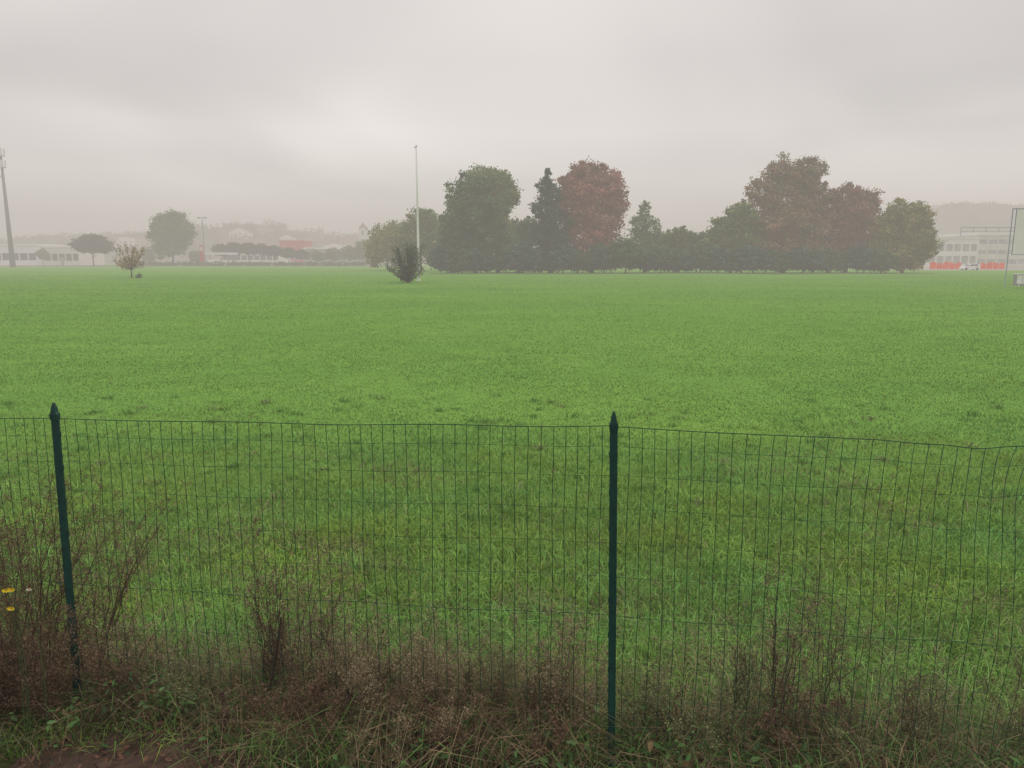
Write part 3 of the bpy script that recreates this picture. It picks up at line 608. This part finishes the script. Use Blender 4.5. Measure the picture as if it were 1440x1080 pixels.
PN1=(.035,.06,.035); PN2=(.065,.10,.05)
gtree("stone_pine","dark domed stone pine with dense flattened umbrella crown","tree",285,131,[(131,344,27,13),(131,338,19,10),(120,347,16,9),(143,347,16,9)],PN1,PN2,nleaf=24000,ls=.6,fill=.6)
gtree("broadleaf_tree","tall rounded green tree standing by low buildings","tree",292,243,[(240,312,22,17),(228,326,17,20),(258,322,17,22),(243,338,28,22),(254,306,12,11),(232,350,20,14)],(.08,.14,.05),(.16,.24,.09),nleaf=26000,ls=.65)
for b_,e,rw,rh in((312,352,14,10),(330,349,15,11),(350,350,14,10),(368,351,12,9),(386,353,13,9),(406,356,14,8),(424,358,11,7)):
    gtree("stone_pine","dark umbrella-crowned pine in a row by the road","tree",330+R.uniform(-4,4),b_,[(b_-3,e,rw*.8,rh*.8),(b_+4,e+1,rw*.8,rh*.8),(b_,e-3,rw*.7,rh*.6)],PN1,PN2,nleaf=6000,ls=.7,group="umbrella pines by the road",limbs=4)
for b_,e,rw,rh in((446,359,10,7),(468,357,12,9),(492,355,13,10),(510,350,12,14),(60,357,8,7),(208,358,9,10),(276,360,9,8)):
    gtree("broadleaf_tree","small hazy round tree beside parked cars","tree",318+R.uniform(-3,3),b_,[(b_,e,rw,rh),(b_+3,e+4,rw*.8,rh*.7)],MG,(.22,.2,.1),nleaf=4000,ls=.65,group="small trees by the car park",limbs=4)
gtree("hedge","long low hedge along the far edge of the meadow","hedge",287,420,[(b_,371,14,3.4) for b_ in range(196,520,22)],DG,MG,nleaf=16000,ls=.45,limbs=10)

# ------------------------------------------------------------ hills
def hill(name,prof,Dr,y0,wood_n,seed):
    bs=np.array([p[0] for p in prof],float); hs=np.array([up(p[1],Dr) for p in prof])
    X=(bs-720)*.000948*Dr
    gx=np.linspace(X[0],X[-1],150); gy=np.linspace(y0,Dr+500,40); GX,GY=np.meshgrid(gx,gy)
    def hz(x,y):
        r=np.interp(x,X,hs); t=np.clip((y-y0)/(Dr-y0),0,1); t=t*t*(3-2*t); d=np.clip((y-Dr)/500,0,1)
        edge=np.clip(np.minimum(x-X[0],X[-1]-x)/80,0,1)
        return r*t*(1-d*.9)*edge*(.88+.2*fbm(x*.012,y*.01,seed))-.3
    Z=hz(GX,GY); idx=np.arange(150*40).reshape(40,150)
    F=np.stack([idx[:-1,:-1],idx[:-1,1:],idx[1:,1:],idx[1:,:-1]],-1).reshape(-1,4)
    o=link(name,mesh_np(name,np.stack([GX,GY,Z],-1).reshape(-1,3),[F],M_hill,smooth=True)); o["kind"]="structure"
    x=R.uniform(X[0]+60,X[-1]-60,wood_n); y=R.uniform(y0+(Dr-y0)*.25,Dr+40,wood_n); k=fbm(x*.012,y*.012,seed+3)>.42; x=x[k];y=y[k]
    z=hz(x,y); rr=R.uniform(3,6.5,len(x)); m=60
    off=unit(len(x)*m).reshape(len(x),m,3)*(R.uniform(.5,1,(len(x),m,1))); off*=rr[:,None,None]*np.array([1.3,1.3,.8])
    C=(np.stack([x,y,z+rr*.5],1)[:,None,:]+off).reshape(-1,3); c=np.repeat(np.array([.06,.08,.04])*R.uniform(.5,1.6,(len(x),1)),m,0)
    V,F,T=leaf_arrays(C,R.uniform(1.2,3.0,len(C)),c,.3); o=link("distant_wood",mesh_np("distant_wood",V,[F],M_leaf,T)); o["kind"]="stuff"
    return hz
h1=hill("hill",[(-80,350),(60,342),(120,337),(180,335),(230,333),(300,324),(345,317),(370,314),(400,321),(450,328),(500,334),(560,340),(640,348),(760,360)],800,480,700,3)
h2=hill("hill",[(1150,345),(1230,316),(1280,300),(1310,293),(1335,288),(1360,290),(1400,296),(1440,300),(1520,310),(1650,340)],920,520,900,8)
W=[M_cream,M_white,mat("ochre_render",(.42,.32,.2),.85,.1),M_grey]
for i,(b_,y) in enumerate([(150,600),(176,620),(205,610),(250,650),(318,590),(338,660),(352,600),(372,690),(388,600),(404,650),(420,600),(436,660),(452,610),(470,600),(486,650),(498,600)]):
    x=east(b_,y); z=float(h1(np.array([x]),np.array([float(y)]))[0]); w=R.uniform(5,9)
    gable("hillside_house",["cream","white","ochre","grey"][i%4]+" house with clay tile roof on a wooded hillside",x-w,x+w,y,10,R.uniform(5.5,8),R.uniform(8.5,10.5),W[i%4],M_tile,4,"house",z-1,front=bool(i%2))
y=560;x=east(512,y);z=float(h1(np.array([x]),np.array([float(y)]))[0]); H=up(313,y)-z
root=thing("church_tower","tall square pale tower with small pointed roof on hillside","tower",(x,y,z-1)); b=B(); b.box(-2.6,2.6,-2.6,2.6,0,H-3); b.part("wall",M_cream,root)
b=B(); b.v=[(-3,-3,H-3),(3,-3,H-3),(3,3,H-3),(-3,3,H-3),(0,0,H+1)]; b.f=[(0,1,4),(1,2,4),(2,3,4),(3,0,4),(3,2,1,0)]; b.part("roof",M_tile,root)
b=B(); b.box(-.8,.8,-2.66,-2.603,H-8,H-5); b.part("window",M_glass,root)

# ------------------------------------------------------------ world, sun, camera
w=bpy.data.worlds.new("World"); scene.world=w; w.use_nodes=True; nt=w.node_tree; n=nt.nodes; l=nt.links; n.clear()
out=n.new("ShaderNodeOutputWorld"); bg1=n.new("ShaderNodeBackground"); bg2=n.new("ShaderNodeBackground"); mx=n.new("ShaderNodeMixShader")
sky=n.new("ShaderNodeTexSky"); sky.sky_type='NISHITA'; sky.sun_disc=False; sky.sun_elevation=math.radians(48); sky.sun_rotation=math.radians(25)
l.new(sky.outputs[0],bg1.inputs[0]); bg1.inputs[1].default_value=.08
tc=n.new("ShaderNodeTexCoord"); sp=n.new("ShaderNodeSeparateXYZ"); l.new(tc.outputs['Generated'],sp.inputs[0])
ad=n.new("ShaderNodeMath"); ad.operation='ADD'; ad.inputs[1].default_value=.2
mxz=n.new("ShaderNodeMath"); mxz.operation='MAXIMUM'; mxz.inputs[1].default_value=0; l.new(sp.outputs[2],mxz.inputs[0]); l.new(mxz.outputs[0],ad.inputs[0])
dx=n.new("ShaderNodeMath"); dx.operation='DIVIDE'; l.new(sp.outputs[0],dx.inputs[0]); l.new(ad.outputs[0],dx.inputs[1])
dy=n.new("ShaderNodeMath"); dy.operation='DIVIDE'; l.new(sp.outputs[1],dy.inputs[0]); l.new(ad.outputs[0],dy.inputs[1])
cb=n.new("ShaderNodeCombineXYZ"); l.new(dx.outputs[0],cb.inputs[0]); l.new(dy.outputs[0],cb.inputs[1])
no=n.new("ShaderNodeTexNoise"); no.inputs['Scale'].default_value=.7; no.inputs['Detail'].default_value=2.5; no.inputs['Roughness'].default_value=.42; no.inputs['Distortion'].default_value=.5; l.new(cb.outputs[0],no.inputs['Vector'])
gr=n.new("ShaderNodeValToRGB"); cr=gr.color_ramp; l.new(mxz.outputs[0],gr.inputs[0])
cr.elements[0].position=0; cr.elements[0].color=(*HAZE,1); cr.elements[1].position=1; cr.elements[1].color=(1.05,1.03,1.0,1)
for p,c in((.05,(.60,.553,.510)),(.10,(.71,.662,.62)),(.16,(.80,.752,.715)),(.24,(.745,.70,.67)),(.32,(.76,.715,.685)),(.5,(.98,.95,.92))):
    e=cr.elements.new(p); e.color=(*c,1)
cl=n.new("ShaderNodeMapRange"); cl.inputs[1].default_value=.3; cl.inputs[2].default_value=.7; cl.inputs[3].default_value=.77; cl.inputs[4].default_value=1.16; l.new(no.outputs[0],cl.inputs[0])
fz=n.new("ShaderNodeMapRange"); fz.inputs[1].default_value=.03; fz.inputs[2].default_value=.2; l.new(sp.outputs[2],fz.inputs[0])
m1=n.new("ShaderNodeMix"); m1.data_type='FLOAT'; m1.inputs[2].default_value=1.0; l.new(fz.outputs[0],m1.inputs[0]); l.new(cl.outputs[0],m1.inputs[3])
vs=n.new("ShaderNodeVectorMath"); vs.operation='SCALE'; l.new(gr.outputs[0],vs.inputs[0]); l.new(m1.outputs[0],vs.inputs['Scale'])
l.new(vs.outputs[0],bg2.inputs[0]); bg2.inputs[1].default_value=1.0
mx.inputs[0].default_value=.97; l.new(bg1.outputs[0],mx.inputs[1]); l.new(bg2.outputs[0],mx.inputs[2]); l.new(mx.outputs[0],out.inputs[0])
sd=bpy.data.lights.new("sun",'SUN'); sd.energy=1.1; sd.angle=math.radians(25); sd.color=(1,.96,.9)
so=bpy.data.objects.new("sun",sd); COL.objects.link(so); so.rotation_euler=(math.radians(42),0,math.radians(155))
cd=bpy.data.cameras.new("camera"); cd.lens=26; cd.sensor_width=36; cd.clip_end=6000; cd.clip_start=.05
co=bpy.data.objects.new("camera",cd); COL.objects.link(co); co.location=(0,0,EYE); co.rotation_euler=(math.pi/2-PITCH,0,0); scene.camera=co
